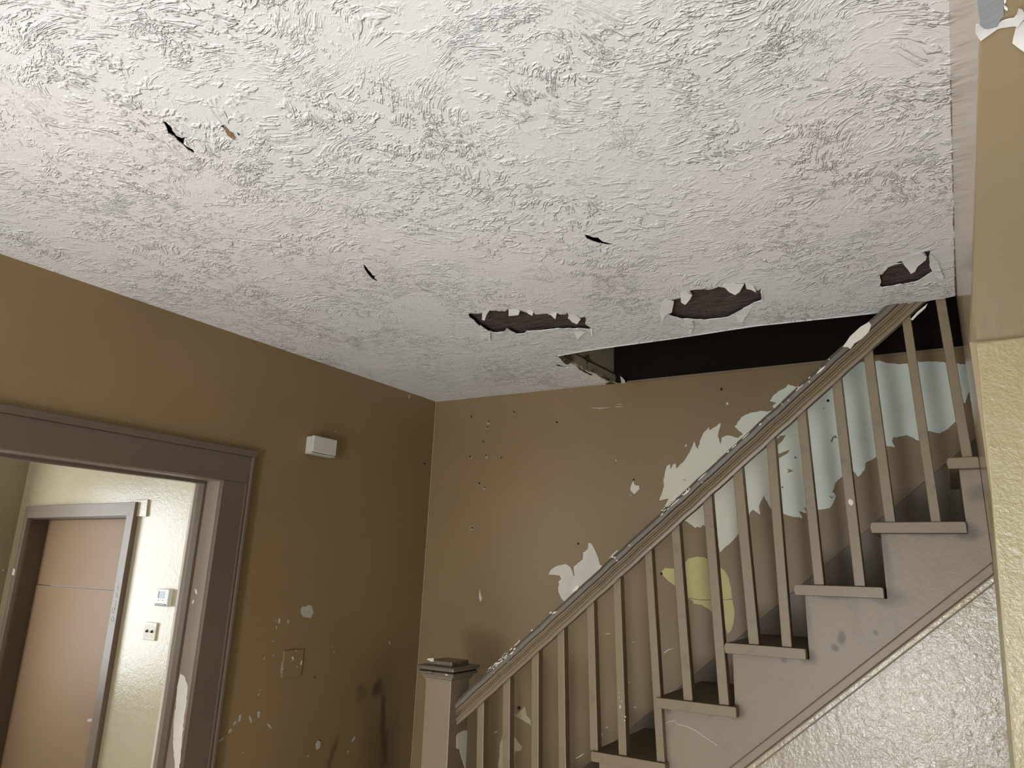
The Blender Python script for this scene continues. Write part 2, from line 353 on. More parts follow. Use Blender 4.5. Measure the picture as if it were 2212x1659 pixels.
# hanging flaps of paint round the holes
def flap(fr, pts, mat, parent, drop=.012, anchor=0, name='peeling_flap'):
    """a curled sheet: outline points get further from the surface away from the anchor point"""
    q = fr.pl(pts, .002); bm = bmesh.new(); ax, ay = q[anchor]; L = max(math.hypot(a-ax, b-ay) for a, b in q)
    top = [bm.verts.new(fr.w(a, b, .0015 + drop*(math.hypot(a-ax, b-ay)/L)**2)) for a, b in q]
    bot = [bm.verts.new(v.co - fr.n*.0009) for v in top]
    f1 = bm.faces.new(top); f2 = bm.faces.new(bot[::-1])
    for i in range(len(q)):
        j = (i+1) % len(q); bm.faces.new((top[i], bot[i], bot[j], top[j]))
    bmesh.ops.triangulate(bm, faces=[f1, f2])
    return mesh(name, bm, mat, parent)
for q, mt in (([(240,557),(262,575),(303,598),(300,645),(285,625),(250,638),(236,600)], M_ceil), ([(770,480),(800,488),(842,515),(820,537),(790,530),(768,512)], M_white),
              ([(650,480),(700,478),(690,507),(668,498)], M_white), ([(410,455),(440,456),(478,463),(470,482),(412,488)], M_white),
              ([(255,470),(300,467),(280,492),(268,515),(252,512)], M_white), ([(515,455),(560,470),(552,486),(525,480)], M_white), ([(805,600),(850,596),(870,590),(850,612),(820,632)], M_white), ([(900,585),(912,583),(910,612),(904,608)], M_white),
              ([(1437,372),(1470,355),(1508,376),(1492,400),(1465,420),(1440,412)], M_white),
              ([(1320,430),(1360,405),(1395,415),(1398,425),(1375,455),(1392,452),(1385,480),(1348,492),(1325,525),(1315,480)], M_white),
              ([(1690,322),(1750,312),(1815,300),(1790,345),(1762,360),(1725,352)], M_white), ([(1825,298),(1870,315),(1890,345),(1860,338),(1830,335)], M_white),
              ([(1878,425),(1850,445),(1770,490),(1778,520),(1805,524),(1840,485)], M_white), ([(1420,525),(1470,527),(1515,530),(1518,560),(1500,595),(1480,592),(1440,550)], M_ceil), ([(1918,345),(1924,340),(1928,405),(1922,408)], M_white)):
    flap(FC, z5(q), mt, ceiling)
for q, mt in (([(548,178),(575,155),(615,135),(668,120),(695,145),(690,165),(640,205),(625,228),(600,240),(578,215),(560,200)], M_white),
              ([(440,218),(480,190),(548,176),(505,195),(465,215),(445,237)], M_white), ([(722,135),(760,175),(800,270),(790,287),(735,245),(712,205)], M_ceil)):
    flap(FC, zoom(1750, 500, 2.764, q), mt, ceiling, .008)
flap(FC, z3([(362,372),(375,385),(378,405),(364,398)]), M_white, ceiling, .006)
flap(FC, z6([(345,690),(375,645),(385,690),(355,748)]), M_white, ceiling, .008)
flap(FC, z6([(1400,830),(1450,870),(1480,910),(1470,980),(1430,985),(1410,900)]), M_white, ceiling, .004)
# thin lighter lip along the stair opening
lip = edge[16:28]
bm = bmesh.new()
for i in range(len(lip)-1):
    a, b = lip[i], lip[i+1]
    prism(bm, FC, [(a[0], a[1]-.004), (b[0], b[1]-.004), (b[0], b[1]+.002), (a[0], a[1]+.002)], -.006, .002)
mesh('edge_bead', bm, M_ceil, ceiling)
# right end of the ceiling: ragged crack along the beam
bm = bmesh.new(); r = random.Random(5); y = .8
while y < 2.52:
    l = r.uniform(.015, .05); wd = r.uniform(.0006, .0032) if y > 1.3 else r.uniform(.0003, .0012); wd2 = wd*r.uniform(.4, 1.4)
    prism(bm, FC, [(.0848-wd, y), (.0852, y-.001), (.0852, y+l+.001), (.0848-wd2, y+l)], -.001, .0016); y += l*(1 if r.random() < .8 else 1.6)
mesh('edge_crack', bm, plain('crack_brown', (.20,.14,.09), .9, 0, .002, 80), ceiling)

# back wall (below ceiling level) and the stairwell above it, its darkness painted near-black
LB = (B1-A1).length
wall_back = structure(box('wall_back', FB, -.3, LB+.25, -2.6, 0.0, -.1, 0, paint('back_wall_paint', TAN, TAN2, rough=.47, bd=.0006, bs=35, var=1.0, stains_shade=[], dirt=(.2,.14,.08), dirt_amt=.12, dirt_scale=5)))
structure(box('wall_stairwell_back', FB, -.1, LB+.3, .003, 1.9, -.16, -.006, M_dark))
box('picture_ledge', FB, 1.115, LB+.02, -.007, .004, -.001, .006, M_stair, wall_back)
# wall left with the doorway: right jamb at uj, head at vj
uj, _ = FA.uv(476, 1038); _, vj = FA.uv(470, 1036); ul = uj + 1.25; TH = .155
M_wallA = paint('left_wall_paint', TAN, TAN2, rough=.36, bd=.0006, bs=35, var=1.1,
    stains_shade=[(tuple(FA.w(*FA.uv(440+a/2.05, 850+b/2.05))), 0, (.6, sy, sz), st, (.045, .03, .018), (rx, 0, 0)) for a, b, sy, sz, st, rx in
            ((768,1305,.055,.07,.85,.3), (795,1440,.035,.17,.85,.10), (798,1580,.035,.12,.8,.05), (570,1590,.022,.12,.6,-.35), (700,1320,.05,.05,.4,0), (790,1430,.22,.42,.28,0), (780,1700,.20,.35,.35,0))])  # last two wide ellipses paint in shadow along with dirt
bm = bmesh.new()
boxbm(bm, FA, -.1, uj, -2.6, 0, -.1, 0); boxbm(bm, FA, uj, ul, vj, 0, -TH, 0); boxbm(bm, FA, ul, 3.55, -2.6, 0, -TH, 0); boxbm(bm, FA, 4.58, 5.6, -2.6, 0, -TH, 0)
boxbm(bm, FA, 3.55, 4.58, -.5, 0, -TH, 0); boxbm(bm, FA, 3.55, 4.58, -2.6, -1.82, -TH, 0)
wall_left = structure(mesh('wall_left', bm, M_wallA))
structure(box('wall_next_room_side', FA, -.1, uj, -2.6, 0, -.155, -.1, M_far))
# casing of the doorway
t1 = structure(empty('trim_1', FA.w(uj, -2.5)))
def tpart(name, *a, **k): o = box(name, *a, **k); return adopt(t1, o)
uo, vo = FA.uv(546, 978); vl = -2.6
cw = uj-uo
tpart('side_casing', FA, uo+.018, uj, vl, vj, 0, .02, M_trim, bevel=.002)
tpart('head_casing', FA, uo+.018, ul+.12, vj, vo-.022, 0, .023, M_trim, bevel=.002)
tpart('head_moulding', FA, uo-.004, ul+.15, vo-.022, vo+.004, 0, .034, M_trim, bevel=.006)
tpart('edge_moulding', FA, uo, uo+.018, vl, vo-.02, 0, .030, M_trim, bevel=.006)
tpart('edge_bead', FA, uo+.020, uo+.030, vl, vj, .019, .024, M_trim, bevel=.002)
tpart('side_casing', FA, ul, ul+.12, vl, vj, 0, .02, M_trim, bevel=.002)
tpart('jamb', FA, uj-.022, uj+.001, vl, vj, -TH, -.0005, M_jamb, bevel=.0015)
tpart('jamb', FA, ul-.001, ul+.02, vl, vj, -TH, -.0005, M_jamb)
tpart('head_jamb', FA, uj, ul, vj-.003, vj+.02, -TH, -.0005, M_jamb, bevel=.0015)
tpart('door_stop', FA, uj+.001, uj+.013, vl, vj-.003, -.115, -.080, M_trim, bevel=.0015)
tpart('door_stop', FA, uj, ul, vj-.014, vj-.003, -.115, -.080, M_trim, bevel=.0015)
tpart('far_casing', FA, uj-.002, uj+.004, vl, vj+.0, -TH-.008, -TH+.004, M_chip)
# long pale chip on the jamb
FJ = Fr(FA.w(uj+.0012, 0), FA.n, FA.v, FA.u)
adopt(t1, poly('paint_chip', FJ, FJ.pl(zoom(0, 850, 2.05, jag([(800,1240),(820,1255),(832,1300),(825,1380),(815,1440),(805,1560),(795,1660),(775,1660),(768,1560),(770,1450),(780,1380),(785,1300)], 2, 14))), 0, .001, M_chip))
for q in ([(863,865),(872,870),(874,890),(866,885)], [(850,925),(858,912),(861,920),(852,932)], [(725,1440),(740,1436),(742,1450),(728,1452)]):
    adopt(t1, poly('paint_chip', FJ, FJ.pl(zoom(0, 850, 2.05, q)), 0, .001, M_chip))

# pier, beam and the wall beside the stairs
pier_px = [(2107,741),(2113,790),(2122,900),(2140,1060),(2152,1210),(2168,1400),(2190,1659)]
pp = FP.pl(pier_px); pp[0] = (pp[0][0], ZB); ext = (pp[-1][0]-.03, 0.0)
pts = pp + [ext, (1.7, 0.0), (1.7, ZB)]
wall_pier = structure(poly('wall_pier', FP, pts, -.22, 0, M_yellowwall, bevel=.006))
bm = bmesh.new(); ys = [(.0836, -2.4), (.0836, 2.0), (.087, 2.57), (.109, B1.y+.01)]
for zt, (a0, a1) in ((0, (0, 1)), (1, (1, 3))): pass
def vwall(bm, p, q, z0, z1, th=.06):
    v = [bm.verts.new((p[0], p[1], z0)), bm.verts.new((q[0], q[1], z0)), bm.verts.new((q[0], q[1], z1)), bm.verts.new((p[0], p[1], z1))]
    w_ = [bm.verts.new(a.co+Vector((th, 0, 0))) for a in v]
    bm.faces.new(v); bm.faces.new(w_[::-1])
    for i in range(4): bm.faces.new((v[i], w_[i], w_[(i+1) % 4], v[(i+1) % 4]))
vwall(bm, (.0836, 2.06), (.087, 2.57), 0, H+1.9); vwall(bm, (.087, 2.57), (.109, B1.y+.12), 0, H+1.9)
wall_right = structure(mesh('wall_right', bm, M_soffit))
bm = bmesh.new(); boxbm(bm, FO, .0836, .62, -2.4, 2.06, -.32, 0)
beam = structure(mesh('ceiling_beam', bm, M_soffit, bevel=.003))
structure(box('ceiling_entry', FC, .62, 1.9, -2.4, 2.1, -.05, 0, M_ceil))
structure(box('wall_entry', Fr((1.72,0,0),(0,1,0),(0,0,1),(-1,0,0)), -2.4, 2.06, 0, H, -.1, 0, M_soffit))
# damaged plaster at the near end of the beam
zz = lambda p: zoom(1900, 0, 5.53, p)
poly('metal_corner', FO, FO.pl(zz([(1165,-140),(1168,60),(1180,150),(1200,200),(1190,270),(1240,315),(1290,322),(1400,290),(1440,210),(1480,160),(1470,0),(1476,-140)])), 0, .003, M_metal, beam)
flap(FO, zz(jag([(1165,290),(1210,292),(1290,325),(1400,290),(1480,240),(1545,215),(1600,200),(1635,150),(1650,60),(1700,70),(1725,120),(1720,190),(1640,290),(1560,302),(1450,332),(1290,378),(1240,370),(1205,480),(1150,400),(1150,310)], 5, 40)), M_white, beam, .006, 3, 'torn_plaster')
flap(FO, zz([(1720,240),(1660,280),(1640,300),(1600,420),(1580,482),(1640,515),(1725,548),(1760,400)]), M_white, beam, .010, 0, 'torn_plaster')
flap(FO, zz([(1480,60),(1500,70),(1530,90),(1520,110),(1490,100)]), M_white, beam, .003, 0, 'torn_plaster')
flap(FO, zz([(1476,-60),(1520,-60),(1508,10),(1484,28)]), M_white, beam, .003, 0, 'torn_plaster')

# sides of the stair opening above the ceiling
el = edge[16]; er = edge[0]
FL = Fr((er[0], er[1], H), (el[0]-er[0], el[1]-er[1], 0), (0, 0, 1), (1, 0, 0))
Ll = math.hypot(el[0]-er[0], el[1]-er[1])
M_op = paint('opening_paint', (.42, .38, .25), (.38, .34, .22), rough=.5, bd=.001, bs=50, dirt=(.12,.09,.05), dirt_amt=.5, dirt_scale=14)
opw = structure(box('wall_stairwell_side', FL, -.03, Ll+.02, .055, 1.9, -.08, -.004, M_op))
box('batten', FL, -.005, Ll, .002, .050, -.02, .004, M_op, opw, bevel=.003)
bm = bmesh.new(); r = random.Random(3)
for i in range(26):
    u = r.uniform(0, Ll); prism(bm, FL, [(u, r.uniform(-.006, .01)), (u+r.uniform(.01,.05), r.uniform(-.008,.004)), (u+r.uniform(.02,.06), r.uniform(.004,.016)), (u+.01, r.uniform(.006,.02))], .002, .002+r.uniform(.001,.006))
mesh('broken_plaster', bm, plain('crumbled', (.34,.30,.22), .9, 0, .003, 60), opw)
bm = bmesh.new()
for q in ([(845,490),(865,495),(905,590),(870,640),(850,560)], [(805,535),(850,565),(1020,650),(1395,838),(1390,846),(1020,660),(850,580)], [(410,515),(470,500),(530,492),(562,540),(645,580),(600,610),(545,600),(480,572)]):
    prism(bm, FL, FL.pl(z6(q), .005), .004, .0055)
for q in ([(432,520),(500,500),(560,545),(635,585),(600,625),(540,640),(500,610),(470,575)], [(700,668),(790,700),(860,760),(960,800),(930,815),(830,765),(740,712)], [(930,735),(985,745),(975,765),(940,758)], [(1040,815),(1150,855),(1235,895),(1200,905),(1120,865)], [(1165,945),(1240,915),(1330,940),(1425,985),(1330,992),(1220,975)]):
    prism(bm, FC, FC.pl(z6(jag(q, 5, 18, 9))), -.002, .0018)
mesh('dark_seam', bm, plain('seam_dark', (.06,.045,.025), .9, 0, .002, 80), opw)
bm = bmesh.new(); fy = el[1]
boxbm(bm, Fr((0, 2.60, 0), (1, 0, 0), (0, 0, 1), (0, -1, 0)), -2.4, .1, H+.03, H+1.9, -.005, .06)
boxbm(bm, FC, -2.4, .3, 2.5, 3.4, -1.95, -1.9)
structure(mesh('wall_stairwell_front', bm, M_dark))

# ------------------------------------------------------------------ room behind the camera, next room
FBk = Fr((0, -2.35, 0), (1, 0, 0), (0, 0, 1), (0, 1, 0))
bm = bmesh.new()
for a in ((-2.6,-1.35,0,H),(.25,1.9,0,H),(-1.35,.25,0,.38),(-1.35,.25,1.95,H)): boxbm(bm, FBk, *a, -.1, 0)
structure(mesh('wall_front', bm, M_soffit))
FN = Fr((-5.35, 0, 0), (0, 1, 0), (0, 0, 1), (1, 0, 0))
bm = bmesh.new()
for a in ((-2.5,.9,0,2.9),(1.94,2.5,0,2.9),(.9,1.94,0,.75),(.9,1.94,2.15,2.9)): boxbm(bm, FN, *a, -.1, 0)
M_far2 = paint('next_room_side', (.36,.30,.19), (.33,.27,.17), rough=.4, bd=.0006)
wfs = structure(mesh('wall_far_left', bm, M_far2))
def window(n, fr, u0, u1, v0, v1):
    w = structure(empty(n, fr.w((u0+u1)/2, v0)))
    for a in ((u0-.08,u0,v0-.08,v1+.08),(u1,u1+.08,v0-.08,v1+.08),(u0,u1,v1,v1+.08),(u0,u1,v0-.08,v0)): adopt(w, box('window_frame', fr, *a, 0, .02, M_trim))
    adopt(w, box('window_bar', fr, u0, u1, (v0+v1)/2-.02, (v0+v1)/2+.02, -.05, -.02, M_trim))
window('window_1', FBk, -1.35, .25, .38, 1.95); window('window_2', FN, .9, 1.94, .75, 2.15)
window('window_3', FA, 3.55, 4.58, -1.82, -.5)
structure(box('wall_next_room_front', Fr((0,-2.3,0),(1,0,0),(0,0,1),(0,1,0)), -5.45, -2.5, 0, 2.9, -.1, 0, M_far2))
structure(box('ceiling_next_room', Fr((0,0,2.85),(1,0,0),(0,1,0),(0,0,-1)), -5.45, -2.5, -2.4, 2.6, -.05, 0, M_white))
# far wall with recessed door
zt_ = lambda p: zoom(0, 850, 2.05, p)
dl = FT.uv(57, 1122, .03)[0]; dr, dt = FT.uv(273, 1114, .03); ol = FT.uv(54, 1101, .03)[0]; orr, ot = FT.uv(293, 1084, .03)
lean = FT.uv(191, 1659)[0]-dr   # the old door frame is out of plumb
lz = dt - FT.uv(191, 1659)[1]
bm = bmesh.new()
boxbm(bm, FT, dr, -2.5, 0, 2.9, -.2, 0); boxbm(bm, FT, dl, dr, dt, 2.9, -.2, 0); boxbm(bm, FT, -5.45, dl, 0, 2.9, -.2, 0)
wall_far = structure(mesh('wall_far', bm, M_far))
t2 = structure(empty('trim_2', FT.w((dl+dr)/2, 0)))
adopt(t2, poly('side_casing', FT, [(dr,dt),(orr,ot),(orr,0),(dr,0)], 0, .03, M_jamb, bevel=.002))
adopt(t2, poly('head_casing', FT, [(dl,dt),(dr,dt),(orr,ot),(ol,ot)], 0, .028, M_jamb, bevel=.002))
adopt(t2, poly('side_casing', FT, [(ol,ot),(dl,dt),(dl,0),(ol,0)], 0, .028, M_jamb, bevel=.002))
adopt(t2, box('side_jamb', FT, dl, dl+.008, 0, dt-.006, -.19, .001, M_trim)); adopt(t2, box('head_jamb', FT, dl, dr, dt-.006, dt+.002, -.19, .001, M_trim))
dep = 2.37*(ray(57,1122).x/ray(57,1122).y)/(ray(106,1122).x/ray(106,1122).y)-2.4
door = structure(empty('door_1', FT.w((dl+dr)/2, 0, -dep)))
FD = Fr((0, 2.4+dep, 0), (1,0,0), (0,0,1), (0,-1,0)); vs_ = FD.uv(*zt_([(170,847)])[0])[1]
adopt(door, box('upper_sheet', FD, dl, dr, vs_+.002, dt, -.03, .001, M_slab, bevel=.001))
adopt(door, box('lower_sheet', FD, dl, dr, 0, vs_-.0015, -.03, .004, M_slab, bevel=.002))
adopt(door, poly('paint_chip', FD, FD.pl(zt_([(385,1447),(395,1440),(412,1442),(405,1452),(390,1454)]), .004), .004, .005, M_chip))
# chalk letters down the casing, written one below the other:  t a t d o
FW = Fr((0, 2.37, 0), (1,0,0), (0,0,1), (0,-1,0))
zw = lambda p: zoom(180, 1220, 10.37, p)
strokes = [[(775,410),(768,500),(757,605)], [(730,450),(770,462),(815,450)], [(712,750),(715,690),(738,645),(752,680),(742,745)], [(695,762),(725,768),(760,765)], [(727,740),(722,820)],
    [(715,850),(708,905),(695,985),(660,1075)], [(700,965),(660,960),(632,1000),(635,1050),(658,1075)], [(700,968),(768,925)],
    [(650,1165),(612,1200),(618,1250),(650,1268),(672,1235),(668,1190),(650,1165)], [(660,1265),(685,1300)]]
bm = bmesh.new()
for st in strokes:
    q = FW.pl(zw(st), .001)
    for a, b in zip(q, q[1:]):
        d = Vector((b[0]-a[0], b[1]-a[1])); L = d.length or 1; nx, ny = -d.y/L*.0024, d.x/L*.0024; d *= .002/L
        prism(bm, FW, [(a[0]+nx-d.x,a[1]+ny-d.y),(b[0]+nx+d.x,b[1]+ny+d.y),(b[0]-nx+d.x,b[1]-ny+d.y),(a[0]-nx-d.x,a[1]-ny-d.y)], 0, .0012)
adopt(t2, mesh('chalk_letters', bm, plain('chalk_white', (.85,.88,.9), .8)))
# blank plate above right of the door
q = FT.pl(zt_([(615,470),(663,470),(655,545),(607,545)]))
poly('blank_plate', FT, q, 0, .012, M_far, wall_far, bevel=.002)
for a, b, w, h in ((60,790,8,16),(0,785,20,7)):
    q = FT.pl(zt_([(a,b-h),(a+w,b-h*.6),(a+w*.3,b+h),(a-w,b+h*.8)]), .029)
    (poly('paint_chip', FT, q, .0285, .030, M_white, wall_far))

# ------------------------------------------------------------------ thermostat, switch
def quadbox(name, fr, px, n0, n1, mat, bevel=.002):
    q = fr.pl(px, n1); us = (q[0][0]+q[3][0])/2, (q[1][0]+q[2][0])/2; vs2 = (q[2][1]+q[3][1])/2, (q[0][1]+q[1][1])/2
    return us, vs2
zc = lambda p: zoom(300, 1240, 9.22, p)
(tu0, tu1), (tv0, tv1) = quadbox('t', FT, zc([(345,297),(605,297),(570,650),(325,640)]), 0, .03, M_thw)
th = empty('thermostat', FT.w((tu0+tu1)/2, tv0)); tag(th, 'white square thermostat with grey screen and black bottom strip, above the light switch', 'thermostat')
tw, thh = tu1-tu0, tv1-tv0
adopt(th, box('body', FT, tu0, tu1, tv0, tv1, .008, .032, M_thw, bevel=.003))
adopt(th, box('back_plate', FT, tu0+.004, tu1-.004, tv0+.004, tv1-.004, 0, .008, M_brass))
adopt(th, box('screen', FT, tu0+tw*.26, tu0+tw*.70, tv0+thh*.46, tv0+thh*.86, .032, .0327, M_lcd))
adopt(th, box('screen_bezel', FT, tu0+tw*.22, tu0+tw*.26, tv0+thh*.46, tv0+thh*.86, .032, .0335, M_black))
adopt(th, box('bottom_strip', FT, tu0+tw*.05, tu0+tw*.93, tv0+thh*.03, tv0+thh*.15, .032, .0328, M_black))
bm = bmesh.new()
r = random.Random(2)
for i in range(9): u = tu0+tw*(.12+i*.08); boxbm(bm, FT, u, u+tw*.055, tv0+thh*.075, tv0+thh*(.10+.02*r.random()), .0328, .0331)
adopt(th, mesh('strip_lettering', bm, M_thw))
for k in (.25, .6): adopt(th, box('button', FT, tu0+tw*k, tu0+tw*(k+.05), tv0+thh*.32, tv0+thh*.37, .032, .0335, plain('btn%d' % (k*10), (.3,.3,.3), .5)))
(su0, su1), (sv0, sv1) = quadbox('s', FT, zc([(130,960),(360,970),(315,1330),(75,1310)]), 0, .008, M_brass)
sw = empty('light_switch', FT.w((su0+su1)/2, sv0)); tag(sw, 'paint-splashed cream double light switch under the thermostat', 'switch')
swd, sh = su1-su0, sv1-sv0
adopt(sw, box('cover_plate', FT, su0, su1, sv0, sv1, 0, .010, M_brass, bevel=.002))
for k in (.30, .72):
    adopt(sw, box('toggle', FT, su0+swd*(k-.03), su0+swd*(k+.03), sv0+sh*.44, sv0+sh*.56, .010, .020, plain('toggle%d' % (k*10), (.06,.05,.03), .5), bevel=.002))
    adopt(sw, box('slot', FT, su0+swd*(k-.06), su0+swd*(k+.06), sv0+sh*.42, sv0+sh*.60, .010, .0107, M_black))
    adopt(sw, box('screw', FT, su0+swd*(k-.02), su0+swd*(k+.02), sv0+sh*.24, sv0+sh*.27, .010, .0115, M_lcd))
adopt(sw, poly('paint_splash', FT, [(su0+swd*a, sv0+sh*b) for a, b in ((0,.8),(.12,.86),(.25,.78),(.4,.92),(.55,.80),(.7,.9),(.85,.76),(1,.84),(1,1),(0,1))], .0095, .0108, M_far))

# ------------------------------------------------------------------ chime box and painted plate on the left wall
zh = lambda p: zoom(640, 920, 20.11, p)
bl = FA.uv(*zh([(440,400)])[0]); bl2 = FA.uv(*zh([(360,1130)])[0])
u0 = (bl[0]+bl2[0])/2
lo, hi = 0, .15
for _ in range(30):
    m_ = (lo+hi)/2
    if FA.uv(*zh([(790,410)])[0], m_)[0] > bl[0]: lo, hi = (m_, hi) if FA.uv(*zh([(790,410)])[0], .15)[0] < FA.uv(*zh([(790,410)])[0], 0)[0] else (lo, m_)
    else: lo, hi = (lo, m_) if FA.uv(*zh([(790,410)])[0], .15)[0] < FA.uv(*zh([(790,410)])[0], 0)[0] else (m_, hi)
dp = min(.12, max(.03, (lo+hi)/2))
print('chime depth', dp, 'far', dep, 'dl', dl, dr, dt)
f4 = FA.pl(zh([(790,410),(1805,620),(1720,1330),(690,1160)]), dp)
ua_, ub_ = (f4[0][0]+f4[3][0])/2, (f4[1][0]+f4[2][0])/2; va_, vb_ = (f4[2][1]+f4[3][1])/2, (f4[0][1]+f4[1][1])/2
ch = empty('door_chime', FA.w((ua_+ub_)/2, va_)); tag(ch, 'off-white plastic door chime box high on the brown wall right of the doorway', 'door chime')
adopt(ch, box('base', FA, ub_+.004, ua_-.004, va_+.002, vb_-.002, 0, dp*.75, M_plast, bevel=.002))
adopt(ch, box('cover', FA, ub_, ua_, va_+.004, vb_, dp*.72, dp, M_plast, bevel=.004))
adopt(ch, box('bottom_rim', FA, ub_+.002, ua_-.002, va_-.004, va_+.001, .004, dp*.9, M_plast, bevel=.001))
zp = lambda p: zoom(570, 1280, 7.54, p)
q = FA.pl(zp([(345,920),(650,950),(610,1385),(280,1370)]), .006)
pu = sorted(((q[0][0]+q[3][0])/2, (q[1][0]+q[2][0])/2)); pv = sorted(((q[2][1]+q[3][1])/2, (q[0][1]+q[1][1])/2))
pla = empty('wall_plate', FA.w(sum(pu)/2, pv[0])); tag(pla, 'square wall plate painted over in brown, chipped, below the pale chip', 'switch plate')
adopt(pla, box('cover_plate', FA, pu[0], pu[1], pv[0], pv[1], 0, .007, M_wallA, bevel=.003))
bm = bmesh.new()
for g in ([(455,1075),(462,1040),(472,1038),(488,1090),(480,1108),(470,1085)], [(592,1170),(608,1110),(628,1105),(618,1150),(605,1182)], [(505,945),(530,942),(533,955),(512,955)], [(530,1205),(545,1198),(550,1215),(538,1218)], [(440,1118),(452,1112),(456,1126),(444,1128)], [(298,1240),(312,1236),(314,1252),(300,1254)]):
    prism(bm, FA, FA.pl(zp(g), .007), .0068, .0078)
adopt(pla, tag(mesh('paint_chips', bm, M_chip), kind='stuff'))

# ------------------------------------------------------------------ marks on the walls
def chips(fr, parent, groups, mat, name='paint_chip', n0=0.0, n1=.0009):
    for g in groups: poly(name, fr, fr.pl(g, n0), n0, n1, mat, parent)
def sl(x, y, w, h, ang):   # a small sliver
    c, s_ = math.cos(math.radians(ang)), math.sin(math.radians(ang)); r = random.Random(int(x*7+y))
    return [(x+(a*w*c-b*h*s_)*r.uniform(.8,1.15), y+(a*w*s_+b*h*c)*r.uniform(.8,1.15)) for a, b in ((-.5,-.1),(-.1,-.5),(.4,-.3),(.5,.2),(.1,.5),(-.35,.4))]
zA = lambda p: zoom(440, 850, 2.05, p)
chips(FA, wall_left, [zp(jag([(600,270),(625,225),(690,228),(715,205),(775,210),(790,260),(812,345),(775,350),(790,380),(755,412),(700,408),(640,395),(608,350)], 4, 30)), zp([(120,800),(140,785),(175,780),(135,805)]), zp([(240,440),(250,420),(268,440),(262,480),(265,498),(232,500)]), zp([(380,450),(400,440),(412,480),(400,500),(378,508),(388,480)]),
    zp([(182,465),(195,440),(203,450),(190,472)]), zp([(196,550),(208,545),(210,590),(200,596)]), zp([(1103,875),(1118,875),(1130,890),(1122,894)]), zp([(1128,968),(1158,958),(1155,975),(1132,977)]), zp([(145,1005),(155,1003),(168,1038),(158,1043)]), zp([(0,1050),(12,1048),(14,1070),(2,1085)]),
    zp([(268,1310),(290,1135),(302,1150),(290,1220),(276,1310)])] +
    [zA(sl(*a)) for a in ((160,1437,34,10,100),(137,1460,22,8,130),(117,1495,25,9,120),(78,1533,36,10,140),(207,1441,36,9,75),(244,1421,38,11,95),(290,1472,30,10,55),(507,1556,22,50,15),(663,1530,30,9,115),(822,1102,8,18,-20),(243,1332,16,5,120),(249,1314,6,6,0),(461,1606,6,10,0),(638,1586,5,12,0),(911,12,14,18,0),(583,168,12,5,20),(77,220,4,8,0),(172,1592,12,4,0))], M_chip_shade)
chips(FA, wall_left, [zA(sl(*a)) for a in ((513,1535,10,8,0),(978,311,10,7,0),(491,1256,8,8,0),(914,13,5,7,0))], M_hole, 'nail_hole', 0, .0012)
zb2 = lambda p: zoom(1000, 850, 3.318, p); zr = lambda p: zoom(1350, 750, 2.765, p); zn = lambda p: zoom(880, 1350, 3.687, p)
big = zr([(205,915),(222,870),(235,830),(230,790),(240,745),(250,710),(268,698),(272,730),(285,705),(300,692),(306,725),(345,690),(375,645),(400,600),(413,562),(422,590),(437,610),(448,560),(470,512),(500,478),(505,495),(530,480),(572,452),(560,500),(555,530),(570,580),(578,540),(605,528),(640,532),(675,542),(705,520),(680,500),(655,475),(675,445),(705,412),(760,390),(810,380),(850,385),
    (895,372),(880,352),(905,332),(865,322),(890,285),(925,260),(960,242),(975,222),(1020,238),(1090,215),(1200,160),(1300,125),(1400,90),(1440,85),(1490,85),(1520,80),(1560,95),(1600,97),(1640,103),(1680,98),(1750,88),(1830,86),(1900,88),(1920,95),(1990,97),(2040,105),(2082,122),(2085,165),(2060,212),(2060,262),(2042,300),(2033,335),(2020,330),(2000,400),(1975,442),(1930,488),(1880,515),(1845,508),(1820,500),(1790,505),(1765,560),(1740,555),(1720,540),(1680,525),(1650,532),(1620,540),(1605,535),(1595,558),(1612,600),(1590,592),(1560,590),(1530,620),(1500,655),(1470,675),(1440,688),(1430,735),(1410,760),(1390,775),(1378,755),(1365,740),(1330,755),(1300,770),(1270,795),(1255,815),(1238,865),(1260,885),(1245,930),(1220,962),(1185,968),(1150,970),(1110,962),(1085,962),(1070,955),(1085,994),(1040,978),(1060,1022),(1030,1015),(990,1010),(945,994),(910,985),(872,965),(850,925),(828,885),(812,920),(800,950),(808,1000),(785,985),(765,970),(748,985),(740,1020),(710,1005),(690,1060),(680,1108),(650,1150),(610,1185),(565,1225),(556,1150),(545,1050),(525,960),(500,990),(480,1068),(465,1062),(450,1078),(432,1072),(420,1080),(400,1062),(370,1042),(340,1030),(300,1000),(238,948),(262,905)])
chips(FB, wall_back, [jag(big, .9, 5, 3)], M_mint, 'peeled_patch')
chips(FB, wall_back, [zr(q) for q in ([(905,555),(925,530),(962,525),(940,560),(910,588)], [(910,640),(985,612),(970,635),(910,668)], [(967,725),(1008,738),(970,752),(978,738)], [(1228,560),(1240,535),(1258,525),(1270,545),(1248,540),(1236,572)], [(1215,885),(1240,895),(1258,878),(1235,905)], [(935,830),(948,832),(945,842),(934,842)], [(1012,655),(1020,650),(1028,665),(1014,665)], [(340,792),(360,790),(365,797),(350,794)], [(1182,368),(1192,350),(1188,370)])], paint('patch_remnant', TAN, TAN2, rough=.4), 'paint_remnant', .0009, .0016)
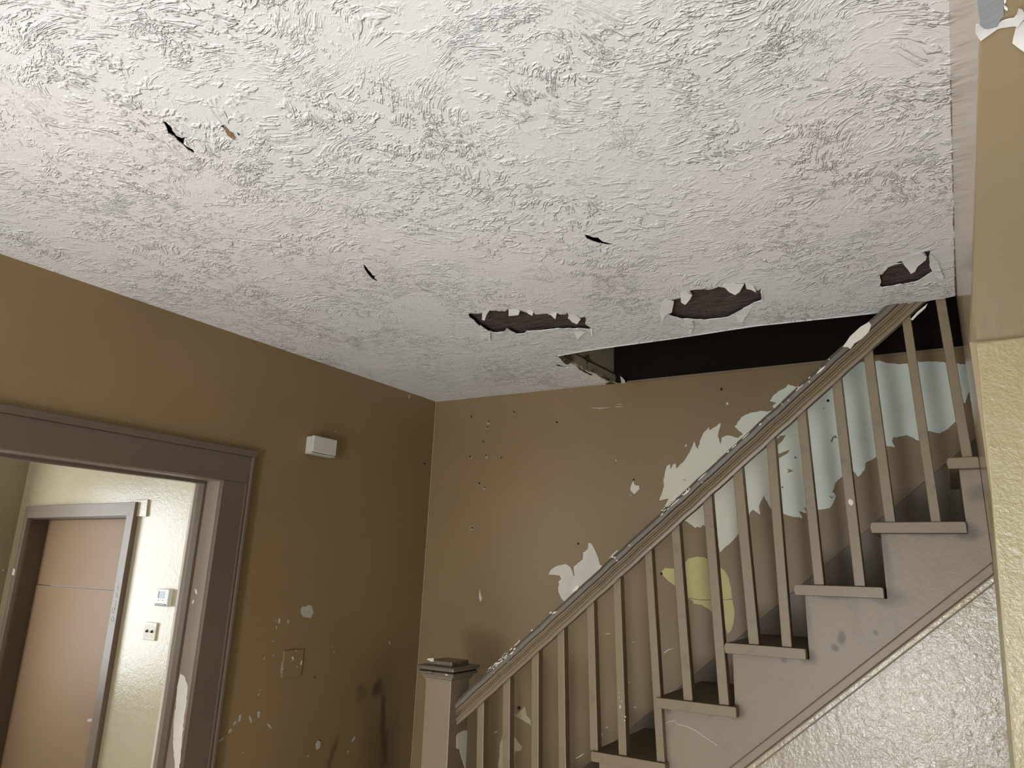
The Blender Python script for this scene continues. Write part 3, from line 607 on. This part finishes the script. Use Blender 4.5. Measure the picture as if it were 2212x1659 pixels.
chips(FB, wall_back, [jag(zb2([(615,1300),(622,1280),(630,1265),(670,1238),(735,1222),(770,1245),(782,1270),(792,1308),(800,1305),(795,1240),(825,1215),(860,1190),(862,1140),(880,1130),(895,1115),(900,1070),(920,1075),(945,1120),(970,1180),(980,1225),(1010,1270),(740,1500),(705,1470),(685,1420),(683,1390),(690,1365),(683,1350),(705,1330),(695,1305),(650,1298)]), .5, 5, 4)], M_chip, 'peeled_patch')
yel1 = zr([(355,1290),(380,1262),(430,1250),(470,1255),(500,1268),(570,1315),(598,1340),(618,1375),(632,1430),(640,1500),(600,1506),(560,1508),(500,1508),(440,1505),(375,1498),(340,1470),(300,1425),(265,1400),(235,1372),(215,1345),(240,1318),(290,1322),(330,1315)])
yel2 = zr([(375,1502),(440,1510),(500,1513),(560,1513),(640,1507),(652,1560),(653,1610),(648,1650),(635,1690),(612,1712),(595,1650),(560,1610),(530,1592),(495,1560),(460,1540),(430,1535),(405,1530),(410,1518)])
chips(FB, wall_back, [jag(yel1, .4, 5, 5), jag(yel2, .5, 5, 6)], M_yell, 'peeled_patch')
chips(FB, wall_back, [zn(jag([(845,705),(870,718),(895,690),(935,650),(950,720),(985,760),(985,800),(940,772),(900,748),(862,722)], 3, 20)), zn(jag([(735,960),(760,880),(845,890),(880,930),(915,970),(900,1000),(855,1005),(846,1150),(720,1150),(730,1070)], 4, 20))], plain('dull_yellow', (.45,.40,.24), .6), 'peeled_patch')
chips(FB, wall_back, [zn(q) for q in ([(1570,70),(1622,66),(1600,74)], [(1783,136),(1812,134),(1800,140)], [(2040,222),(2075,195),(2130,185),(2078,202),(2045,226)], [(690,855),(715,843),(716,850),(695,862)], [(1340,1060),(1400,1025),(1412,1022),(1385,1045),(1345,1066)], [(1310,215),(1318,213),(1316,220)], [(1580,820),(1596,803),(1590,822)], [(1540,885),(1560,855),(1555,870),(1542,892)], [(1762,460),(1772,450),(1776,462)], [(1800,650),(1828,655),(1812,661)])], M_chip)
chips(FB, wall_back, [zb2(q) for q in ([(1200,690),(1205,660),(1215,640),(1222,625),(1228,650),(1240,660),(1262,660),(1265,685),(1245,705),(1228,722),(1210,705)], [(120,1400),(128,1440),(137,1470),(125,1495),(115,1462)], [(905,101),(985,104),(1060,99),(985,109)], [(1085,95),(1155,92),(1110,98)], [(1095,75),(1148,76),(1120,79)], [(1592,378),(1600,362),(1606,370),(1597,383)], [(1885,60),(1900,66),(1905,78),(1890,84)], [(1092,478),(1100,476),(1102,483),(1095,485)])], M_chip)
chips(FB, wall_back, [zb2(sl(*a)) for a in ((180,212,26,24,0),(175,246,24,18,0),(358,143,20,7,0),(54,457,24,20,0),(170,457,22,20,0),(153,686,18,18,0),(63,963,30,34,0),(1202,728,14,14,0))], plain('chip_rim', (.33,.28,.18), .7))
chips(FB, wall_back, [zb2(sl(*a)) for a in ((62,165,9,18,20),(184,202,13,10,0),(177,241,13,11,0),(368,133,14,11,0),(674,206,17,13,0),(148,344,12,12,0),(52,453,15,14,0),(166,442,9,16,0),(275,459,9,14,0),(118,642,12,14,0),(157,673,12,8,0),(67,962,16,14,0),(826,1077,18,15,0),(1225,618,14,18,0))] + [zr(sl(577,250,16,18,0)), zr(sl(1213,319,20,18,0)), zn(sl(890,660,28,32,0)), zr(sl(218,1352,18,18,0))], M_hole, 'nail_hole', 0, .0014)
# grime line in the corner and ceiling joint
box('corner_caulk', FA, 0, .006, -2.5, 0, .0, .004, M_soffit, wall_left)

# ------------------------------------------------------------------ staircase
def wp(px, py, y): d = ray(px, py); t = y/d.y; return CAM + d*t
YT = 2.562
noses = [wp(1275,1622,YT), wp(1413,1506,YT), wp(1563,1388,YT), wp(1713,1262,YT), wp(1878,1128,YT), wp(2043,989,YT)]
ends = [wp(1437,1642,YT).x, wp(1590,1525,YT).x, wp(1740,1401,YT).x, wp(1908,1270,YT).x, wp(2087,1129,YT).x, .0865]
run = (noses[5].x-noses[0].x)/5; rise = (noses[5].z-noses[0].z)/5
stair = empty('staircase', (noses[0].x-4*run, 2.85, 0)); tag(stair, 'brown-painted wooden staircase with square balusters climbing along the back wall', 'staircase')
steps = [(noses[0].x-k*run, noses[0].z-k*rise, noses[0].x-k*run+run+.03) for k in (4, 3, 2, 1)] + [(n.x, n.z, e) for n, e in zip(noses, ends)]
ris_px = {4: (1294,1644), 5: (1434.5,1527), 6: (1582,1408), 7: (1738,1282), 8: (1901.5,1148), 9: (2071,1011)}
rx_ = [s[0]+.022 for s in steps]
for k, p in ris_px.items(): rx_[k] = wp(*p, 2.6).x
yb = lambda x: (FB.w((x-A1.x)/FB.u.x, 0)).y
TT = .034
for k, (x0, z, x1) in enumerate(steps):
    if z < .05: continue
    bm = bmesh.new()
    prof = [(x0+.004, z-TT), (x0, z-TT*.5), (x0+.003, z-.004), (x0+.008, z), (x1-.004, z), (x1, z-.004), (x1, z-TT)]
    yn = yb(x0)-.002
    a = [bm.verts.new((x, YT, zz_)) for x, zz_ in prof]; b = [bm.verts.new((x, yn if i < len(prof) else yn, zz_)) for i, (x, zz_) in enumerate(prof)]
    bm.faces.new(a); bm.faces.new(b[::-1])
    for i in range(len(prof)):
        j = (i+1) % len(prof); f = bm.faces.new((a[i], b[i], b[j], a[j])); f.material_index = 1 if i == 3 else 0
    adopt(stair, mesh('tread', bm, [M_stair, M_tread], bevel=.002))
    zb_ = steps[k-1][1] if k else 0
    adopt(stair, box('riser', Fr((rx_[k], 0, 0), (0,1,0), (0,0,1), (-1,0,0)), 2.604, yn, zb_+.001, z-TT-.001, -.012, 0, M_stair))
# face stringer : stepped top, sloping bottom
low = FS.pl([(2145,1213),(1576,1659)]); sl_ = (low[0][1]-low[1][1])/(low[0][0]-low[1][0])
lowz = lambda x: low[0][1]+sl_*(x-low[0][0])
spts = []
for k, (x0, z, x1) in enumerate(steps):
    zb_ = steps[k-1][1]-TT if k else 0.0
    spts += [(rx_[k], zb_), (rx_[k], z-TT)]
XE = .0868
spts += [(XE, steps[-1][1]-TT), (XE, lowz(XE)+.0)]
xf = low[0][0]-low[0][1]/sl_
spts += [(xf, 0.0)]
st_o = []
for p in spts:
    if not st_o or abs(p[0]-st_o[-1][0])+abs(p[1]-st_o[-1][1]) > 1e-5: st_o.append(p)
zg = lambda a, b: FS.w(*FS.uv(1400+a/2.724, 1050+b/2.724))
GR = (.055, .040, .025); k_ = .00068
M_str2 = paint('stringer_grimy', (.215, .172, .115), (.19, .148, .09), rough=.42, bd=.0009, bs=40, dirt=(.13,.10,.07), dirt_amt=.4, dirt_scale=9, sd=.035,
    stains_shade=[(tuple(zg(a, b)), 0, (w*k_, .2, h*k_), st, GR, (0, 0, 0)) for a, b, w, h, st in ((1140,895,28,45,.8), (1098,948,26,24,.8), (1345,870,14,14,.7), (1400,650,110,60,.6),
      (1150,645,230,26,.6), (1690,275,240,26,.6), (1395,400,40,200,.55), (1890,270,60,50,.6), (940,1000,60,50,.7), (700,985,230,24,.5), (930,760,26,160,.4), (520,1330,60,50,.7), (800,1020,24,24,.6), (375,1335,30,24,.6), (125,1320,24,30,.6), (1950,40,70,60,.5))])
adopt(stair, poly('stringer', FS, st_o, -.022, 0, M_str2, bevel=.0015))
# sloping mouldings under the stringer
def sloped(name, a, b, n0, n1, mat, bev):
    pts_ = [(XE, lowz(XE)-a), (XE, lowz(XE)-b), (xf+b/sl_, 0.0), (xf+a/sl_, 0.0)]
    adopt(stair, poly(name, FS, pts_, n0, n1, mat, bevel=bev))
d2 = lowz(0) - (FS.uv(2151,1237)[1]+sl_*(0-FS.uv(2151,1237)[0])); d3 = lowz(0) - (FS.uv(2151,1259)[1]+sl_*(0-FS.uv(2151,1259)[0]))
print('mould', d2, d3, 'run', run, 'rise', rise, 'slope', sl_, 'steps z', [round(s[1], 3) for s in steps])
sloped('lower_band', 0, d2, -.022, .006, M_string, .004)
sloped('lower_bead', d2, d3, -.022, .014, M_spandrel, .005)
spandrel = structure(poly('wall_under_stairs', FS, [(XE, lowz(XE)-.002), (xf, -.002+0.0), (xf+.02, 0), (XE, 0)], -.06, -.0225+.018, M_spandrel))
# wall string on the back wall
q = FB.pl([(1498,1458),(1546,1419),(1639,1343),(1759,1242),(1874,1144),(1997,1039)])
ms = (q[-1][1]-q[0][1])/(q[-1][0]-q[0][0]); cs = sum(b-ms*a for a, b in q)/len(q)
u_a = (-H+.32-cs)/ms; u_b = LB+.02
M_sk = paint('wall_string_paint', (.13,.092,.055), (.10,.07,.04), rough=.5, bd=.001, bs=50, dirt=(.06,.045,.03), dirt_amt=.6)
adopt(stair, poly('wall_string', FB, [(u_a, ms*u_a+cs), (u_b, ms*u_b+cs), (u_b, ms*u_b+cs-.42), (u_a+.12, ms*(u_a+.12)+cs-.30)], .0, .016, M_sk, bevel=.002))
# balusters : (left, right at top px, top y, left, right at bottom px, bottom y)
bal = [((1030.5,1045.4,1522),(1029,1043,1659)), ((1086,1102,1474),(1085,1100,1659)), ((1148,1163.5,1416),(1147,1163,1659)), ((1203,1219,1368),(1207,1222,1659)),
 ((1266.7,1283,1312),(1274.6,1291,1616)), ((1324,1340.6,1258),(1335.7,1353,1617)), ((1391.8,1408.4,1198),(1418,1435,1632)), ((1449,1468.6,1145),(1476,1495,1502)),
 ((1517,1539.5,1083),(1553.7,1572.5,1512)), ((1583,1605,1026),(1616.6,1638.6,1382)), ((1655.6,1675.5,963),(1688,1710,1388)), ((1721.8,1742.4,902),(1758,1780,1259)),
 ((1796.7,1820,833),(1846,1868,1261)), ((1865.8,1887.5,773),(1910.6,1934,1122)), ((1949,1969,698),(2010,2032.5,1122)), ((2021,2043,649),(2077.4,2101,984))]
YBF = 2.572; BD = .036
# handrail line
ra = wp(1160,1350,2.545); rb = wp(1661,889,2.545); rs = (rb.z-ra.z)/(rb.x-ra.x)
railtop = lambda x: ra.z + rs*(x-ra.x)
la = wp(1350,1238,2.56); lb_ = wp(1903,750,2.56); ls = (lb_.z-la.z)/(lb_.x-la.x)
print('rail', rs, ls, railtop(la.x)-la.z)
for k, (t, b) in enumerate(bal):
    T0, T1 = wp(t[0], t[2], YBF), wp(t[1], t[2], YBF); B0, B1_ = wp(b[0], b[2], YBF), wp(b[1], b[2], YBF)
    w_ = ((T1.x-T0.x)+(B1_.x-B0.x))/2; tx = (T0.x+T1.x)/2; bxx = (B0.x+B1_.x)/2; sx_ = (tx-bxx)/(T0.z-B0.z)
    zt = railtop(tx)-.055 if k < 15 else H+.03
    zb_ = B0.z - .004
    # stand it on the tread below
    cand = [s[1] for s in steps if s[0]-.03 <= bxx+sx_*(s[1]-B0.z) <= s[2]+.02 and s[1] < B0.z+.04]
    zb_ = max(cand) if cand else max([s[1] for s in steps if s[0] < bxx] or [0])
    if B0.z - zb_ > .35: zb_ = max([s[1] for s in steps if s[0] < bxx+.01] or [0])
    bm = bmesh.new(); vs3 = []
    for y in (YBF, YBF+BD):
        for (xx, z) in ((bxx+sx_*(zb_-B0.z)-w_/2, zb_), (bxx+sx_*(zb_-B0.z)+w_/2, zb_), (tx+sx_*(zt-T0.z)+w_/2, zt), (tx+sx_*(zt-T0.z)-w_/2, zt)): vs3.append(bm.verts.new((xx, y, z)))
    for f in ((0,1,2,3),(7,6,5,4),(0,4,5,1),(1,5,6,2),(2,6,7,3),(3,7,4,0)): bm.faces.new([vs3[i] for i in f])
    o = adopt(stair, mesh('baluster', bm, M_stair, bevel=.0022))
    if k == 12: poly('paint_chip', Fr((0,YBF-.0004,0),(1,0,0),(0,0,1),(0,-1,0)), FS.__class__((0,YBF,0),(1,0,0),(0,0,1),(0,-1,0)).pl(zr([(1333,915),(1345,905),(1362,918),(1364,935),(1350,948),(1336,932)])), 0, .001, M_chip, o)
    if k == 5:
        Fq = Fr((0,YBF-.0004,0),(1,0,0),(0,0,1),(0,-1,0))
        zq = lambda p: zoom(1240, 1480, 9.268, p)
        bm = bmesh.new()
        for g in ([(888,140),(900,135),(910,155),(900,160)], [(915,400),(928,395),(940,455),(925,465),(912,430)], [(945,320),(958,305),(965,325),(950,340)], [(902,232),(915,228),(918,248),(905,248)], [(905,470),(918,468),(915,485)], [(1000,700),(1020,690),(1030,710),(1010,720)], [(1015,630),(1035,615),(1045,640),(1020,650)]): prism(bm, Fq, Fq.pl(zq(g)), 0, .0012)
        tag(mesh('paint_chips', bm, M_chip, o), kind='stuff')
# handrail : moulded section swept up the slope
dirv = Vector((1, 0, rs)).normalized(); nrm = Vector((-rs, 0, 1)).normalized(); hth = (railtop(la.x)-la.z)*nrm.z
# section: (forward towards room, along nrm) from the back top round to the front
sec = [(-.046,-.012),(-.046,-.020),(-.040,-.024),(-.040,-.052),(-.030,-.060),(-.030,-hth*.80),(-.016,-hth*.84),(-.016,-hth+.004),(.014,-hth+.004),(.014,-hth),(.022,-hth),(.024,-hth+.010),(.030,-hth+.016),(.030,-hth+.021),(.022,-hth+.026),(.022,-hth+.030),(.033,-hth+.034),(.033,-.044),(.030,-.042),(.030,-.040),(.034,-.037),(.034,-.034),(.029,-.033),(.029,-.030),(.038,-.027),(.040,-.014),(.032,-.003),(.015,0),(-.020,.001),(-.038,-.003)]
base = Vector((0, 2.580, railtop(0)))
XL, XR = -1.87, .05
bm = bmesh.new(); rings = []
NS = 60
for i in range(NS+1):
    x = XL+(XR-XL)*i/NS; z = railtop(x); c = Vector((x, 2.580, z)); wob = .0008*math.sin(i*1.7)+.0006*math.sin(i*3.9)
    rings.append([bm.verts.new(c + Vector((0,-1,0))*a + nrm*(b+wob) ) for a, b in sec])
for i in range(NS):
    for j in range(len(sec)):
        k = (j+1) % len(sec); f = bm.faces.new((rings[i][j], rings[i+1][j], rings[i+1][k], rings[i][k])); f.material_index = 1 if j >= 23 or j == 0 else 0
bm.faces.new(rings[0]); bm.faces.new(rings[-1][::-1])
M_rail = paint('rail_paint', (.175,.132,.076), (.15,.112,.062), rough=.38, bd=.0008, bs=45, dirt=(.10,.075,.045), dirt_amt=.5, dirt_scale=14)
rail = adopt(stair, mesh('handrail', bm, [M_rail, M_worn]))
# chipped paint along the top of the rail
FRt = Fr(base + nrm*.0016, (1,0,rs), (0,1,0), nrm)
FRf = Fr((0, 2.580-.0395, 0), (1,0,0), (0,0,1), (0,-1,0))
bm = bmesh.new(); r = random.Random(11)
def railchip(pxs, n=.0018): prism(bm, FRf, FRf.pl(pxs), -.004, n)
for t0, t1, dens in ((.05,.13,30),(.15,.24,4),(.32,.36,4),(.47,.54,16),(.56,.62,3),(.62,.78,9),(.80,.88,7)):
    for i in range(dens):
        t = r.uniform(t0, t1); x0 = 1008+t*892; y0 = 1488-t*812 + r.choice((2, 3, 4, 7, 10, 13)) - 22*math.sin(math.pi*t)*.25
        L = r.uniform(2, 9) if r.random() < .7 else r.uniform(12, 30); w0 = r.uniform(1.2, 4); c_, s_ = .74, -.673
        railchip([(x0+a*L*c_-b*w0*s_, y0+a*L*s_+b*w0*c_) for a, b in [(math.cos(q_)*.5*r.uniform(.7, 1.2), math.sin(q_)*.5*r.uniform(.6, 1.3)) for q_ in [k_*math.pi/4 for k_ in range(8)]]], .0008)
railw = zoom(1750, 500, 2.764, [(195,690),(240,625),(300,570),(352,540),(365,560),(350,600),(310,640),(265,668),(240,702),(225,690)])
railchip(railw, .001)
railchip(zoom(1750, 500, 2.764, [(600,525),(640,480),(690,440),(700,430),(690,455),(640,500),(612,530)]), .001)
railchip(zb2([(780,1420),(800,1390),(830,1375),(835,1385),(815,1410),(790,1425)]), .001)
tag(mesh('chipped_paint', bm, M_chip, rail), kind='stuff')
# newel post
NX0, NX1, NY0, NY1 = -1.934, -1.803, 2.505, 2.635
npx = [wp(920,1464,NY0), wp(975,1464,NY0), wp(912,1659,NY0), wp(966,1659,NY0)]
NX0 = npx[0].x; NX1 = npx[1].x; ZC = npx[0].z
newel = adopt(stair, box('newel_post', Fr((0,NY0,0),(1,0,0),(0,0,1),(0,-1,0)), NX0, NX1, 0, ZC+.002, -(NY1-NY0), 0, M_string, bevel=.003))
def cap(name, e, z0, z1, mat, bev=.003):
    o = box(name, Fr((0,NY0,0),(1,0,0),(0,0,1),(0,-1,0)), NX0-e, NX1+e, z0, z1, -(NY1-NY0)-e, e, mat, newel, bevel=bev); return o
cap('neck_moulding', .005, ZC-.004, ZC+.003, M_string, .002); cap('neck_moulding', .009, ZC+.004, ZC+.010, M_string, .002); cap('neck_moulding', .013, ZC+.011, ZC+.017, M_string, .002)
M_cap = paint('cap_worn', (.13,.105,.075), (.09,.07,.05), rough=.4, bd=.0015, bs=50, dirt=(.04,.03,.02), dirt_amt=.6, dirt_scale=16, fl=.64)
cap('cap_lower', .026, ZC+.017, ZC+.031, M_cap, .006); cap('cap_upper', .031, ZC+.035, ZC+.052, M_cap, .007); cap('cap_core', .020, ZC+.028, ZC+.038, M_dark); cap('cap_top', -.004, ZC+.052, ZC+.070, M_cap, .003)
FNf = Fr((0, NY0-.031, 0), (1,0,0), (0,0,1), (0,-1,0)); zk = lambda p: zoom(880, 1400, 8.295, p)
FNt = Fr((0, NY0+.004, 0), (1,0,0), (0,0,1), (0,-1,0))
o = poly('paint_chip', FNt, FNt.pl(zk([(350,205),(375,185),(470,180),(475,240),(420,242),(385,220)])), 0, .0012, M_mint, newel)
FNs = Fr((NX1, 0, 0), (0,1,0), (0,0,1), (1,0,0))
o = poly('paint_chip', FNs, [(min(a, NY1-.001), b) for a, b in FNs.pl(zn([(390,890),(400,865),(440,842),(455,838),(478,842),(478,1180),(460,1150),(430,1050),(415,990),(390,985)]))], 0, .0012, M_mint, newel)
# scratch on the stringer
zs = lambda p: zoom(1400, 1050, 2.724, p)
bm = bmesh.new()
pth = FS.pl(zs([(100,1400),(120,1385),(160,1382),(168,1400),(230,1415),(280,1440),(330,1475),(380,1510),(405,1528)]), .001)
for a, b in zip(pth, pth[1:]): prism(bm, FS, [(a[0],a[1]+.0006),(b[0],b[1]+.0006),(b[0],b[1]-.0006),(a[0],a[1]-.0006)], 0, .0008)
adopt(stair, mesh('scratch', bm, M_chip))
bpy.context.view_layer.update()
